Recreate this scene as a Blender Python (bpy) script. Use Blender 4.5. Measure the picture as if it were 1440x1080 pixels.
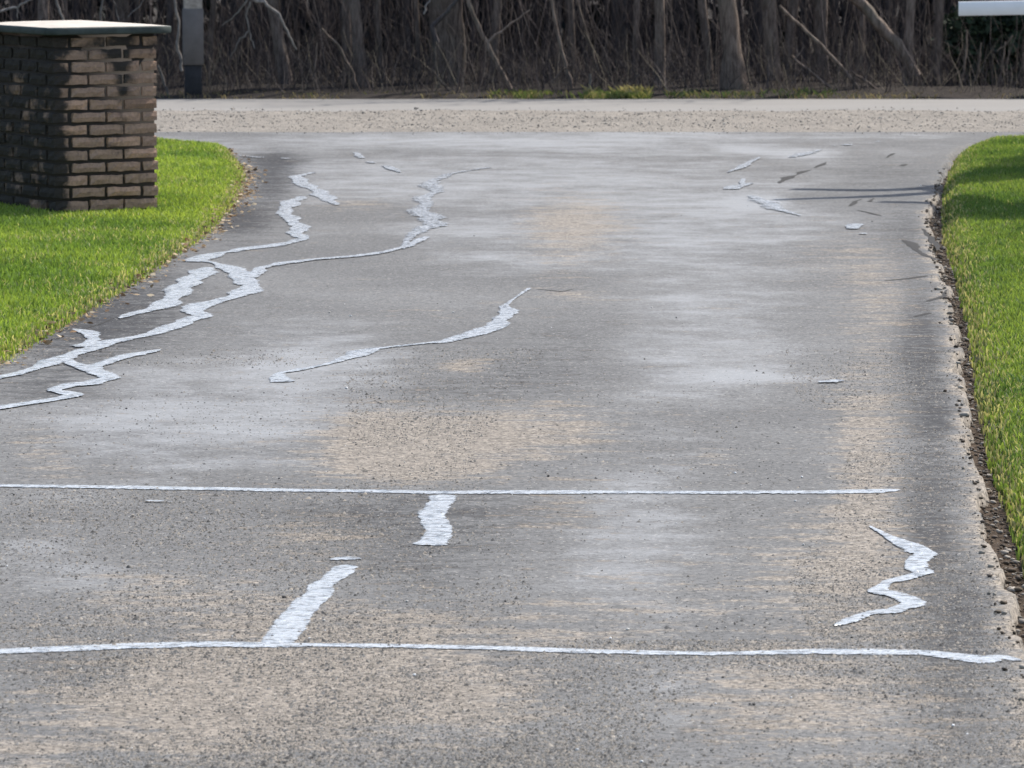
import bpy, math, random
import numpy as np
from mathutils import Vector, noise as mnoise

for o in list(bpy.data.objects): bpy.data.objects.remove(o)
scene = bpy.context.scene
C = scene.collection
random.seed(7); rng = np.random.default_rng(7)

# ------------------------------------------------------------------ camera
F = 7000.0; H = 1.93; PITCH = math.atan(726 / F)
cam_d = bpy.data.cameras.new('camera'); cam = bpy.data.objects.new('camera', cam_d); C.objects.link(cam)
cam.location = (0, 0, H); cam.rotation_euler = (math.pi / 2 - PITCH, 0, 0)
cam_d.sensor_width = 36; cam_d.lens = F / 1440 * 36; cam_d.clip_end = 2000; cam_d.clip_start = 0.1
cam_d.dof.use_dof = True; cam_d.dof.focus_distance = 17.0; cam_d.dof.aperture_fstop = 17.0
scene.camera = cam
scene.render.resolution_x = 1024; scene.render.resolution_y = 768

# ------------------------------------------------------------------ sky, sun, exposure
SUN_EL = math.radians(50); SUN_AZ = math.radians(46)        # azimuth measured from +Y (view) towards +X
w = bpy.data.worlds.new('World'); scene.world = w; w.use_nodes = True
wn = w.node_tree; wn.nodes.clear()
sky = wn.nodes.new('ShaderNodeTexSky'); sky.sky_type = 'NISHITA'; sky.sun_disc = False
sky.sun_elevation = SUN_EL; sky.sun_rotation = SUN_AZ; sky.air_density = 1.2; sky.dust_density = 2.0
bg = wn.nodes.new('ShaderNodeBackground'); bg.inputs[1].default_value = 0.13
wo = wn.nodes.new('ShaderNodeOutputWorld')
wn.links.new(sky.outputs[0], bg.inputs[0]); wn.links.new(bg.outputs[0], wo.inputs[0])
sd = bpy.data.lights.new('sun', 'SUN'); sd.energy = 4.0; sd.angle = math.radians(0.53); sd.color = (1, .95, .87)
sun = bpy.data.objects.new('sun', sd); C.objects.link(sun)
SDIR = Vector((math.sin(SUN_AZ) * math.cos(SUN_EL), math.cos(SUN_AZ) * math.cos(SUN_EL), math.sin(SUN_EL)))
sun.rotation_euler = SDIR.to_track_quat('Z', 'Y').to_euler(); sun.location = (10, 20, 20)
vs = scene.view_settings; vs.view_transform = 'Standard'; vs.look = 'None'; vs.gamma = 1; vs.use_curve_mapping = False
vs.exposure = 0.66

# ------------------------------------------------------------------ helpers
cp, sp = math.cos(PITCH), math.sin(PITCH)
def ray(px, py):
    u = (px - 720) / F; v = (540 - py) / F
    return Vector((u, cp + v * sp, -sp + v * cp))
def G(px, py, z=0.0):
    d = ray(px, py); t = (z - H) / d.z
    return Vector((d.x * t, d.y * t, z))
def V(px, py, Y):
    d = ray(px, py); t = Y / d.y
    return Vector((d.x * t, Y, H + d.z * t))
def to_px(x, y, z=0.0):
    dz = z - H
    dep = y * cp - dz * sp; up = y * sp + dz * cp
    return 720 + F * x / dep, 540 - F * up / dep

def sstep(a, b, x):
    t = np.clip((x - a) / (b - a), 0, 1); return t * t * (3 - 2 * t)

_tab = rng.random((256, 256))
def vnoise(x, y):
    x = np.asarray(x, float); y = np.asarray(y, float)
    xi = np.floor(x).astype(int); yi = np.floor(y).astype(int); fx = x - xi; fy = y - yi
    fx = fx * fx * (3 - 2 * fx); fy = fy * fy * (3 - 2 * fy)
    g = lambda a, b: _tab[a % 256, b % 256]
    return (g(xi, yi) * (1 - fx) + g(xi + 1, yi) * fx) * (1 - fy) + (g(xi, yi + 1) * (1 - fx) + g(xi + 1, yi + 1) * fx) * fy
def fbm(x, y, o=4):
    r = 0; a = .5; s = 0
    for i in range(o):
        r = r + a * vnoise(x * 2 ** i + 17.3 * i, y * 2 ** i + 5.1 * i); s += a; a *= .5
    return r / s

def mesh_np(name, verts, faces, mat, parent=None, smooth=False, col=None, colname='tint'):
    """verts (n,3); faces: (m,3) or (m,4) array, or list of such arrays"""
    me = bpy.data.meshes.new(name)
    verts = np.asarray(verts, np.float32)
    fl = faces if isinstance(faces, list) else [faces]
    fl = [np.asarray(f, np.int32) for f in fl if len(f)]
    loops = np.concatenate([f.ravel() for f in fl]); sizes = np.concatenate([np.full(len(f), f.shape[1], np.int32) for f in fl])
    starts = np.concatenate([[0], np.cumsum(sizes)[:-1]]).astype(np.int32)
    me.vertices.add(len(verts)); me.vertices.foreach_set('co', verts.ravel())
    me.loops.add(len(loops)); me.loops.foreach_set('vertex_index', loops)
    me.polygons.add(len(sizes)); me.polygons.foreach_set('loop_start', starts); me.polygons.foreach_set('loop_total', sizes)
    if smooth: me.polygons.foreach_set('use_smooth', np.ones(len(sizes), bool))
    me.update(calc_edges=True); me.validate()
    if col is not None:
        a = me.color_attributes.new(colname, 'FLOAT_COLOR', 'POINT')
        c = np.ones((len(verts), 4), np.float32); c[:, :3] = col; a.data.foreach_set('color', c.ravel())
    if mat: me.materials.append(mat)
    o = bpy.data.objects.new(name, me); C.objects.link(o)
    if parent: o.parent = parent
    return o
def tag(o, label=None, cat=None, group=None, kind=None):
    if label: o['label'] = label
    if cat: o['category'] = cat
    if group: o['group'] = group
    if kind: o['kind'] = kind
    return o
def empty(name, loc, rz=0):
    o = bpy.data.objects.new(name, None); C.objects.link(o); o.location = loc; o.rotation_euler = (0, 0, rz)
    o.empty_display_size = .2
    return o

class MB:
    def __init__(s): s.v = []; s.f4 = []; s.f3 = []; s.n = 0; s.c = []
    def add(s, v, f4=None, f3=None, c=None):
        v = np.asarray(v, float)
        if f4 is not None and len(f4): s.f4.append(np.asarray(f4) + s.n)
        if f3 is not None and len(f3): s.f3.append(np.asarray(f3) + s.n)
        s.v.append(v); s.n += len(v)
        if c is not None: s.c.append(np.tile(np.asarray(c, float), (len(v), 1)) if np.ndim(c) == 1 else c)
    def box(s, lo, hi, c=None):
        x0, y0, z0 = lo; x1, y1, z1 = hi
        v = [(x0,y0,z0),(x1,y0,z0),(x1,y1,z0),(x0,y1,z0),(x0,y0,z1),(x1,y0,z1),(x1,y1,z1),(x0,y1,z1)]
        s.add(v, [(0,3,2,1),(4,5,6,7),(0,1,5,4),(1,2,6,5),(2,3,7,6),(3,0,4,7)], c=c)
    def tube(s, pts, rad, n=8, c=None, rough=0.0, seed=0):
        pts = np.asarray(pts, float); m = len(pts)
        tan = np.gradient(pts, axis=0); tan /= np.linalg.norm(tan, axis=1)[:, None] + 1e-9
        ref = np.array([0, 1.0, 0.13]); ref /= np.linalg.norm(ref)
        a = np.cross(tan, ref); a /= np.linalg.norm(a, axis=1)[:, None] + 1e-9
        b = np.cross(tan, a)
        th = np.arange(n) / n * 2 * math.pi
        rad = np.broadcast_to(np.asarray(rad, float), (m,))
        R = rad[:, None] * np.ones((1, n))
        if rough: R = R * (1 + rough * (vnoise(th[None, :] * 3 + seed * 3.7, np.arange(m)[:, None] * .6 + seed) - .5) * 2)
        v = pts[:, None, :] + R[..., None] * (np.cos(th)[None, :, None] * a[:, None, :] + np.sin(th)[None, :, None] * b[:, None, :])
        i = np.arange(m - 1)[:, None] * n; j = np.arange(n)[None, :]; k = (j + 1) % n
        f = np.stack([i + j, i + k, i + n + k, i + n + j], -1).reshape(-1, 4)
        s.add(v.reshape(-1, 3), f, c=c)
    def build(s, name, mat, parent=None, smooth=False):
        fl = []
        if s.f4: fl.append(np.concatenate(s.f4))
        if s.f3: fl.append(np.concatenate(s.f3))
        return mesh_np(name, np.concatenate(s.v), fl, mat, parent, smooth, np.concatenate(s.c) if s.c else None)

# ------------------------------------------------------------------ materials
class NT:
    def __init__(s, name):
        s.m = bpy.data.materials.new(name); s.m.use_nodes = True; s.t = s.m.node_tree; s.t.nodes.clear()
        s.out = s.t.nodes.new('ShaderNodeOutputMaterial')
    def n(s, typ, ins=None, **props):
        nd = s.t.nodes.new(typ)
        for k, v in props.items(): setattr(nd, k, v)
        for k, v in (ins or {}).items(): s.set(nd.inputs[k], v)
        return nd
    def set(s, sock, v):
        if hasattr(v, 'node') or isinstance(v, bpy.types.NodeSocket): s.t.links.new(v, sock)
        elif isinstance(v, tuple) and len(v) == 3 and sock.type == 'RGBA': sock.default_value = (*v, 1)
        else: sock.default_value = v
    def noise(s, vec, scale, detail=4, rough=.6):
        return s.n('ShaderNodeTexNoise', {'Vector': vec, 'Scale': scale, 'Detail': detail, 'Roughness': rough}).outputs['Fac']
    def vor(s, vec, scale, out='Color'):
        return s.n('ShaderNodeTexVoronoi', {'Vector': vec, 'Scale': scale}).outputs[out]
    def math(s, op, a, b=0.0, c=None, clamp=False):
        nd = s.n('ShaderNodeMath', operation=op, use_clamp=clamp); s.set(nd.inputs[0], a); s.set(nd.inputs[1], b)
        if c is not None: s.set(nd.inputs[2], c)
        return nd.outputs[0]
    def mix(s, f, a, b, mode='MIX'):
        nd = s.n('ShaderNodeMix', data_type='RGBA', blend_type=mode, clamp_factor=True)
        s.set(nd.inputs[0], f); s.set(nd.inputs[6], a); s.set(nd.inputs[7], b); return nd.outputs[2]
    def ss(s, x, a, b, lo=0.0, hi=1.0):
        nd = s.n('ShaderNodeMapRange', interpolation_type='SMOOTHSTEP')
        for i, v in enumerate((x, a, b, lo, hi)): s.set(nd.inputs[i], v)
        return nd.outputs[0]
    def lin(s, x, a, b, lo=0.0, hi=1.0):
        nd = s.n('ShaderNodeMapRange')
        for i, v in enumerate((x, a, b, lo, hi)): s.set(nd.inputs[i], v)
        return nd.outputs[0]
    def sep(s, c):
        return s.n('ShaderNodeSeparateColor', {0: c}).outputs
    def bump(s, h, strength=.5, dist=.01, normal=None):
        nd = s.n('ShaderNodeBump', {'Height': h, 'Strength': strength, 'Distance': dist})
        if normal is not None: s.set(nd.inputs['Normal'], normal)
        return nd.outputs[0]
    def bsdf(s, color, rough=.8, normal=None, spec=.5, **kw):
        b = s.n('ShaderNodeBsdfPrincipled', {'Base Color': color, 'Roughness': rough, 'Specular IOR Level': spec})
        if normal is not None: s.set(b.inputs['Normal'], normal)
        for k, v in kw.items(): s.set(b.inputs[k], v)
        return b.outputs[0]
    def finish(s, sh): s.t.links.new(sh, s.out.inputs[0]); return s.m
def pos(t): return t.n('ShaderNodeNewGeometry').outputs['Position']
def attr(t, name='tint'): return t.n('ShaderNodeAttribute', attribute_name=name).outputs['Color']

def m_asphalt():
    t = NT('worn asphalt'); p = pos(t)
    ch = t.sep(attr(t)); tan, light, dark = ch[0], ch[1], ch[2]
    n1 = t.noise(p, .7, 6, .62); n2 = t.noise(p, 3.2, 6, .68); n3 = t.noise(p, 16.0, 5, .7); n4 = t.noise(p, 60.0, 4, .7)
    c = lambda x, k: t.math('MULTIPLY', t.math('SUBTRACT', x, .5), k)
    add = lambda *a: a[0] if len(a) == 1 else t.math('ADD', a[0], add(*a[1:]))
    ns = t.noise(t.n('ShaderNodeMapping', {'Vector': p, 'Scale': (1.0, 3.0, 1.0)}).outputs[0], 2.6, 6, .7)
    st = t.sep(t.vor(p, 75.0)); stone = st[0]; st2 = t.sep(t.vor(p, 150.0))[0]
    tanm = t.ss(add(tan, c(ns, 3.2), c(n3, 1.6), c(n4, 1.0)), .30, .85)
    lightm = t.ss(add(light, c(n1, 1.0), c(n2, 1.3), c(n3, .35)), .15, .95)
    darkm = t.ss(add(dark, c(ns, 2.0), c(n3, 2.2), c(n4, .8)), .12, 1.0)
    col = t.mix(t.ss(n1, .3, .7), (.098, .097, .097), (.132, .131, .130))
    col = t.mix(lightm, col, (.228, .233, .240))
    col = t.mix(t.math('MULTIPLY', darkm, .9), col, (.042, .042, .045))
    col = t.mix(t.math('MULTIPLY', tanm, .80), col, (.212, .181, .147))
    # aggregate: strongest where the binder has worn away, nearly lost where the pale mask is strong
    cs = t.math('SUBTRACT', t.math('ADD', .75, t.math('MULTIPLY', tanm, .5)), t.math('MULTIPLY', lightm, .62))
    sp_ = add(c(stone, .6), c(st2, .45), c(n4, 1.9), c(n3, .9))
    fac = t.math('MAXIMUM', t.math('ADD', 1.0, t.math('MULTIPLY', sp_, cs)), .15)
    col = t.mix(1.0, col, t.n('ShaderNodeCombineColor', {0: fac, 1: fac, 2: fac}).outputs[0], 'MULTIPLY')
    pit = t.math('MULTIPLY', t.ss(add(t.noise(p, 48.0, 3, .6), c(n2, .12)), .60, .68), t.math('SUBTRACT', 1.0, t.math('MULTIPLY', lightm, .8)))
    col = t.mix(t.math('MULTIPLY', pit, .7), col, (.035, .033, .031))
    col = t.mix(t.math('MULTIPLY', t.ss(t.sep(t.vor(p, 130.0))[1], .975, .99), .4), col, (.5, .47, .43))
    h = add(t.math('MULTIPLY', stone, .3), t.math('MULTIPLY', n4, .9), t.math('MULTIPLY', pit, -.8))
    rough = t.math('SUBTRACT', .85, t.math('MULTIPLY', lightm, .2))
    return t.finish(t.bsdf(col, rough, t.bump(h, .5, .004), t.math('SUBTRACT', .35, t.math('MULTIPLY', darkm, .25))))
def m_gravel(name, a, b, scale=35.0):
    t = NT(name); p = pos(t)
    v = t.sep(t.vor(p, scale))[0]; n = t.noise(p, 2.0, 5); n3 = t.noise(p, 60.0, 3)
    col = t.mix(v, a, b); col = t.mix(t.ss(n, .35, .7, 0, .45), col, tuple(x * .75 for x in b))
    col = t.mix(t.ss(n3, .58, .72, 0, .5), col, (.10, .09, .08))
    return t.finish(t.bsdf(col, .95, t.bump(t.math('ADD', v, n3), .9, .012), .2))
def m_road():
    t = NT('pale road'); p = pos(t)
    n = t.noise(p, .8, 5); n2 = t.noise(p, 50, 4, .7)
    col = t.mix(n, (.19, .18, .168), (.25, .238, .224)); col = t.mix(t.ss(n2, .5, .75, 0, .4), col, (.22, .21, .20))
    return t.finish(t.bsdf(col, .85, t.bump(n2, .5, .004), .3))
def m_soil(name='bare soil', a=(.055, .040, .028), b=(.13, .098, .070), sc=25.0):
    t = NT(name); p = pos(t)
    n = t.noise(p, sc, 6, .7); n2 = t.noise(p, 3.0, 4)
    col = t.mix(t.ss(n, .3, .7), a, b); col = t.mix(t.math('MULTIPLY', n2, .5), col, a)
    return t.finish(t.bsdf(col, .95, t.bump(n, .9, .02), .15))
def m_tint(name, rough=.8, spec=.3, transl=0.0, bump=None, tscale=(1, 1, 1)):
    t = NT(name); c = attr(t); nrm = None
    if bump:
        n = t.noise(pos(t), bump[0], 5, .7); nrm = t.bump(n, bump[1], bump[2])
        c = t.mix(t.ss(n, .3, .72, 0, .55), c, (.035, .030, .028))
    sh = t.bsdf(c, rough, nrm, spec)
    if transl:
        tr = t.n('ShaderNodeBsdfTranslucent', {'Color': t.mix(1.0, c, tuple(tscale), 'MULTIPLY')}).outputs[0]
        ms = t.n('ShaderNodeMixShader', {0: transl}); t.t.links.new(sh, ms.inputs[1]); t.t.links.new(tr, ms.inputs[2]); sh = ms.outputs[0]
    return t.finish(sh)
def m_bark(name, a, b):
    t = NT(name); oc = t.n('ShaderNodeTexCoord').outputs['Object']
    mp = t.n('ShaderNodeMapping', {'Vector': oc, 'Scale': (1, 1, .18)}).outputs[0]
    n = t.noise(mp, 38.0, 6, .7); n2 = t.noise(oc, 2.2, 4)
    rnd = t.n('ShaderNodeObjectInfo').outputs['Random']
    col = t.mix(t.ss(n, .32, .68), a, b); col = t.mix(t.ss(n2, .45, .7, 0, .5), col, (.10, .105, .085))
    f = t.lin(rnd, 0, 1, .75, 1.2)
    col = t.mix(1.0, col, t.n('ShaderNodeCombineColor', {0: f, 1: f, 2: f}).outputs[0], 'MULTIPLY')
    return t.finish(t.bsdf(col, .92, t.bump(n, .9, .02), .15))
def m_sealant():
    t = NT('crack sealant with painted glare'); p = pos(t)
    n = t.noise(p, 22.0, 3, .5); n2 = t.noise(p, 60.0, 3, .55); n3 = t.noise(p, 5.0, 3)
    col = t.mix(n3, (.38, .40, .425), (.54, .56, .59)); col = t.mix(t.ss(n, .48, .66, 0, .75), col, (.17, .18, .195))  # sky glare painted in as a pale base colour; the sealant itself is dark
    ch = t.sep(attr(t))[0]                                            # the film thins out and breaks up at its margin
    a = t.ss(t.math('ADD', ch, t.math('MULTIPLY', t.math('ADD', t.math('SUBTRACT', n2, .5), t.math('SUBTRACT', t.noise(p, 11.0, 4, .6), .5)), 1.5)), .18, .60)
    sh = t.bsdf(col, t.lin(n2, .3, .7, .10, .32), t.bump(t.math('ADD', n, t.math('MULTIPLY', n2, .35)), 1.0, .009), .8)
    tr = t.n('ShaderNodeBsdfTransparent').outputs[0]
    ms = t.n('ShaderNodeMixShader', {0: a}); t.t.links.new(tr, ms.inputs[1]); t.t.links.new(sh, ms.inputs[2])
    return t.finish(ms.outputs[0])
def m_plain(name, col, rough=.7, var=.25, scale=8.0, spec=.35, bump=.2):
    t = NT(name); p = pos(t); n = t.noise(p, scale, 6, .65)
    c2 = tuple(x * (1 - var) for x in col); c = t.mix(t.ss(n, .3, .7), c2, col)
    return t.finish(t.bsdf(c, rough, t.bump(t.noise(p, scale * 8, 4), bump, .004), spec))

# ------------------------------------------------------------------ levels across the lane
Y0 = G(720, 1080).y - 1.2
YG0 = G(720, 186).y            # driveway apron meets gravel
YG1 = G(720, 157).y            # gravel meets road
YR1 = YG1 + 5.6                # far side of the road
ZR1 = V(720, 139, YR1).z       # road falls away across its width
def zlane(y):
    y = np.asarray(y, float)
    t = np.clip((y - YG1) / (YR1 - YG1), 0, 1)
    return ZR1 * t + np.clip((y - YR1) * .012, 0, .25)
print('levels', YG0, YG1, YR1, ZR1)

# big soil ground out to the horizon
def ground():
    xs = np.array([-900, -200, -60, -20, -9, 9, 20, 60, 200, 900.]); ys = np.array([-300, -40, 0, 20, YG0, YG1 + .3, YR1 - 1, YR1, YR1 + 3, YR1 + 12, YR1 + 25, 140, 400, 1500.])
    X, Y = np.meshgrid(xs, ys); Z = zlane(Y) - .045
    n = len(xs); i, j = np.meshgrid(np.arange(n - 1), np.arange(len(ys) - 1)); a = (j * n + i).ravel()
    f = np.stack([a, a + 1, a + n + 1, a + n], 1)
    o = mesh_np('ground', np.stack([X, Y, Z], -1).reshape(-1, 3), f, m_soil('soil', (.04, .029, .021), (.115, .083, .058)))
    tag(o, kind='structure')
ground()

def grid_sheet(name, xs, ys, zf, mat, col=None, **k):
    X, Y = np.meshgrid(xs, ys); Z = zf(X, Y); n = len(xs)
    i, j = np.meshgrid(np.arange(n - 1), np.arange(len(ys) - 1)); a = (j * n + i).ravel()
    return mesh_np(name, np.stack([X, Y, Z], -1).reshape(-1, 3), np.stack([a, a + 1, a + n + 1, a + n], 1), mat, smooth=True, **k)

# road and gravel shoulder
o = grid_sheet('road', np.linspace(-40, 40, 81), np.linspace(YG1 - .25, YR1, 24), lambda X, Y: zlane(Y) + .0 + .01 * sstep(YG1 - .25, YG1, Y) - .012, m_road()); tag(o, kind='structure')
def zgrav(X, Y):
    e = np.clip((Y - YG0) / .3, 0, 1)
    return e * (.012 + .03 * (fbm(X * 1.3, Y * 1.3) - .45) + .02 * (fbm(X * 7, Y * 7) - .5)) - .006 - .022 * sstep(YG1 - .25, YG1 + .45, Y + .9 * (fbm(X * .9, Y * .9) - .5))
o = grid_sheet('gravel_shoulder', np.linspace(-9, 9, 260), np.linspace(YG0 - .12, YG1 + .35, 60),
               lambda X, Y: zgrav(X, Y + .12 * (fbm(X * 1.5, Y * 0 + 3) - .5)) + .004, m_gravel('road gravel', (.30, .27, .235), (.20, .182, .16))); tag(o, kind='structure')

# ------------------------------------------------------------------ driveway
EL = [(-330, 700), (-180, 620), (-5, 522), (100, 459), (200, 398), (300, 329), (338, 285), (350, 252), (346, 236), (322, 210), (222, 201), (60, 199), (-400, 199)]     # lawn edge, left
ELg = [G(*p) for p in EL]
ER = [(1475, 1080), (1462, 1000), (1444, 930), (1420, 840), (1393, 740), (1372, 640), (1356, 540), (1340, 430), (1316, 350), (1309, 300), (1322, 268), (1333, 232), (1345, 214), (1384, 200), (1480, 197), (1900, 196)]   # asphalt edge, right
ERg = [G(*p) for p in ER]
GR = [(1560, 1010), (1478, 880), (1446, 800), (1422, 725), (1394, 640), (1376, 550), (1361, 450), (1345, 385), (1329, 335), (1327, 300), (1328, 270), (1336, 240), (1348, 216), (1384, 201), (1480, 198), (1900, 197)]   # lawn edge, right
GRg = [G(*p) for p in GR]
YAP = G(720, 204).y
def edge_x(poly, ys):
    P = [(p.y, p.x) for p in poly]; out = []; yy = [p[0] for p in P]; xx = [p[1] for p in P]
    return np.interp(ys, yy, xx)
def driveway():
    ys = np.concatenate([np.arange(Y0, 16, .03), np.arange(16, 26, .045), np.arange(26, YG0 + .06, .06)])
    lefts = edge_x([G(-330, 700)] + ELg[2:10], ys) - .10
    lefts = np.minimum(lefts, -1.2)
    lefts = np.where(ys > ELg[9].y - .1, -9.0, lefts)
    rights = edge_x(ERg[:14], ys); rights = np.where(ys > ERg[13].y - .03, 9.0, rights)
    rights = rights + .05 * (fbm(ys * 3.5, ys * 0, 4) - .5) * 2 + .015 * (vnoise(ys * 25, ys * 0) - .5)
    nc = 230
    u = np.linspace(0, 1, nc)
    X = lefts[:, None] + (rights - lefts)[:, None] * u[None, :]; Y = np.repeat(ys[:, None], nc, 1)
    Z = np.zeros_like(X); Z[:, -1] = -.05; Z[:, 0] = -.03
    px, py = to_px(X, Y)
    def blobs(L):
        r = np.zeros_like(px)
        for cx, cy, rx, ry, a in L: r += a * np.exp(-((px - cx) / rx) ** 2 - ((py - cy) / ry) ** 2)
        return np.clip(r, 0, 1.2)
    tan = blobs([(540, 625, 90, 45, .5), (1215, 700, 40, 90, .5), (800, 340, 60, 50, .35), (600, 620, 150, 42, 1.2), (780, 600, 110, 38, .55), (560, 660, 120, 16, .6), (810, 310, 75, 38, .75), (500, 288, 70, 10, .5), (1215, 600, 60, 110, .65), (1190, 800, 120, 80, .85),
                 (1240, 420, 55, 70, .5), (1180, 360, 70, 40, .35), (655, 515, 35, 13, .8), (300, 985, 240, 90, 1.1), (560, 890, 210, 40, .55), (270, 840, 200, 40, .5), (690, 990, 100, 60, .5),
                 (1150, 985, 230, 90, .7), (60, 640, 50, 40, .45), (440, 760, 110, 35, .5), (1000, 640, 40, 20, .3), (500, 960, 200, 70, .7), (780, 720, 90, 40, .4), (900, 850, 160, 50, .35), (40, 1060, 90, 40, .6), (620, 440, 120, 14, .2), (810, 415, 60, 10, .5)])
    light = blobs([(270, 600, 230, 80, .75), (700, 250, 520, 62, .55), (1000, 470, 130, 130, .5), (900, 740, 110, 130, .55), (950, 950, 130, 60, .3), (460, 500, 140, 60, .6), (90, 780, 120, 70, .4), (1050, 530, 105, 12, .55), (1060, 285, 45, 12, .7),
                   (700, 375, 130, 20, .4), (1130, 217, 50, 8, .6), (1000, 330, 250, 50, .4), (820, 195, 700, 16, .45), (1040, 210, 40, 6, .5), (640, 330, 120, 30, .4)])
    dark = blobs([(720, 530, 150, 50, .45), (700, 715, 200, 40, .4), (820, 470, 90, 40, .2), (560, 560, 120, 20, .3), (1310, 660, 60, 260, .62), (1340, 960, 80, 130, .6), (1280, 330, 40, 60, .3), (1330, 590, 30, 40, .3), (1300, 760, 40, 50, .3), (1370, 860, 40, 60, .3), (590, 800, 160, 60, .45), (120, 470, 110, 50, .55), (382, 252, 40, 38, .9), (335, 305, 46, 26, .65), (150, 450, 110, 40, .5), (400, 225, 70, 14, .5),
                  (480, 725, 190, 45, .4), (220, 400, 90, 45, .5), (1290, 480, 45, 80, .45), (80, 930, 120, 30, .5), (1100, 985, 120, 40, .25), (330, 320, 70, 30, .4), (1230, 240, 90, 30, .35), (1230, 320, 70, 30, .25), (960, 1040, 200, 40, .35), (60, 540, 90, 40, .5)])
    # dusty crumbling rim along the right-hand edge
    d = rights[:, None] - X
    rim = np.exp(-(d / .06) ** 2) * np.where(py > 270, 1, .35) * (.4 + .9 * fbm(X * 6, Y * 3))
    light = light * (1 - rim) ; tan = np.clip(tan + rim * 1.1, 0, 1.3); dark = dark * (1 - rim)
    a = (np.arange(len(ys) - 1)[:, None] * nc + np.arange(nc - 1)[None, :]).ravel()
    f = np.stack([a, a + 1, a + nc + 1, a + nc], 1)
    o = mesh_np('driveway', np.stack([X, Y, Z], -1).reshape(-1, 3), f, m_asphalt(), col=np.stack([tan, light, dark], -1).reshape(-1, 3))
    tag(o, kind='structure'); return o
drive = driveway()

# ------------------------------------------------------------------ lawns
def poly_sd(P, X, Y):
    """signed distance to polygon, positive inside"""
    P = np.asarray([(p[0], p[1]) for p in P]); Q = np.roll(P, -1, 0)
    d = np.full(X.shape, 1e9); ins = np.zeros(X.shape, bool)
    for (ax, ay), (bx, by) in zip(P, Q):
        dx, dy = bx - ax, by - ay; t = np.clip(((X - ax) * dx + (Y - ay) * dy) / (dx * dx + dy * dy + 1e-12), 0, 1)
        d = np.minimum(d, np.hypot(X - ax - t * dx, Y - ay - t * dy))
        c = (ay > Y) != (by > Y)
        ins ^= c & (X < (bx - ax) * (Y - ay) / (by - ay + 1e-12) + ax)
    return np.where(ins, d, -d)
LEFT = [(ELg[0].x - .3, 12.0)] + [(p.x, p.y) for p in ELg] + [(-14, ELg[-1].y), (-14, 12.0)]
RIGHT = [(GRg[0].x - .15, 9.0)] + [(p.x, p.y) for p in GRg] + [(14, GRg[-1].y), (14, 9.0)]
def z_left(X, Y, s):
    return -.04 + .068 * sstep(-.05, .10, s) + .03 * (fbm(X * .8, Y * .5) - .5) * sstep(0, .6, s)
def z_right(X, Y, s):
    return -.04 + .075 * sstep(-.04, .10, s) + .13 * sstep(.1, 2.4, s) + .08 * (fbm(X * .9 + 9, Y * .6) - .5) * sstep(0, .6, s)
def lawn(name, poly, zf, x0, x1, y0, y1, step):
    xs = np.arange(x0, x1, step); ys = np.arange(y0, y1, step); X, Y = np.meshgrid(xs, ys)
    s = poly_sd(poly, X, Y) + .05 * (fbm(X * 5, Y * 5) - .5)
    Z = zf(X, Y, s); n = len(xs)
    i, j = np.meshgrid(np.arange(n - 1), np.arange(len(ys) - 1)); a = (j * n + i).ravel()
    f = np.stack([a, a + 1, a + n + 1, a + n], 1)
    f = f[(s.ravel()[f] > .0).all(1)]
    o = mesh_np(name, np.stack([X, Y, Z], -1).reshape(-1, 3), f, M_turf, smooth=True)
    return tag(o, kind='structure')
M_turf = m_soil('turf thatch', (.035, .04, .018), (.075, .075, .035), 30.0)
lawn('lawn', LEFT, z_left, -6.5, -1.1, 12.2, 36, .055)
lawn('lawn', RIGHT, z_right, .9, 7, 9.2, 36.2, .055)

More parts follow.
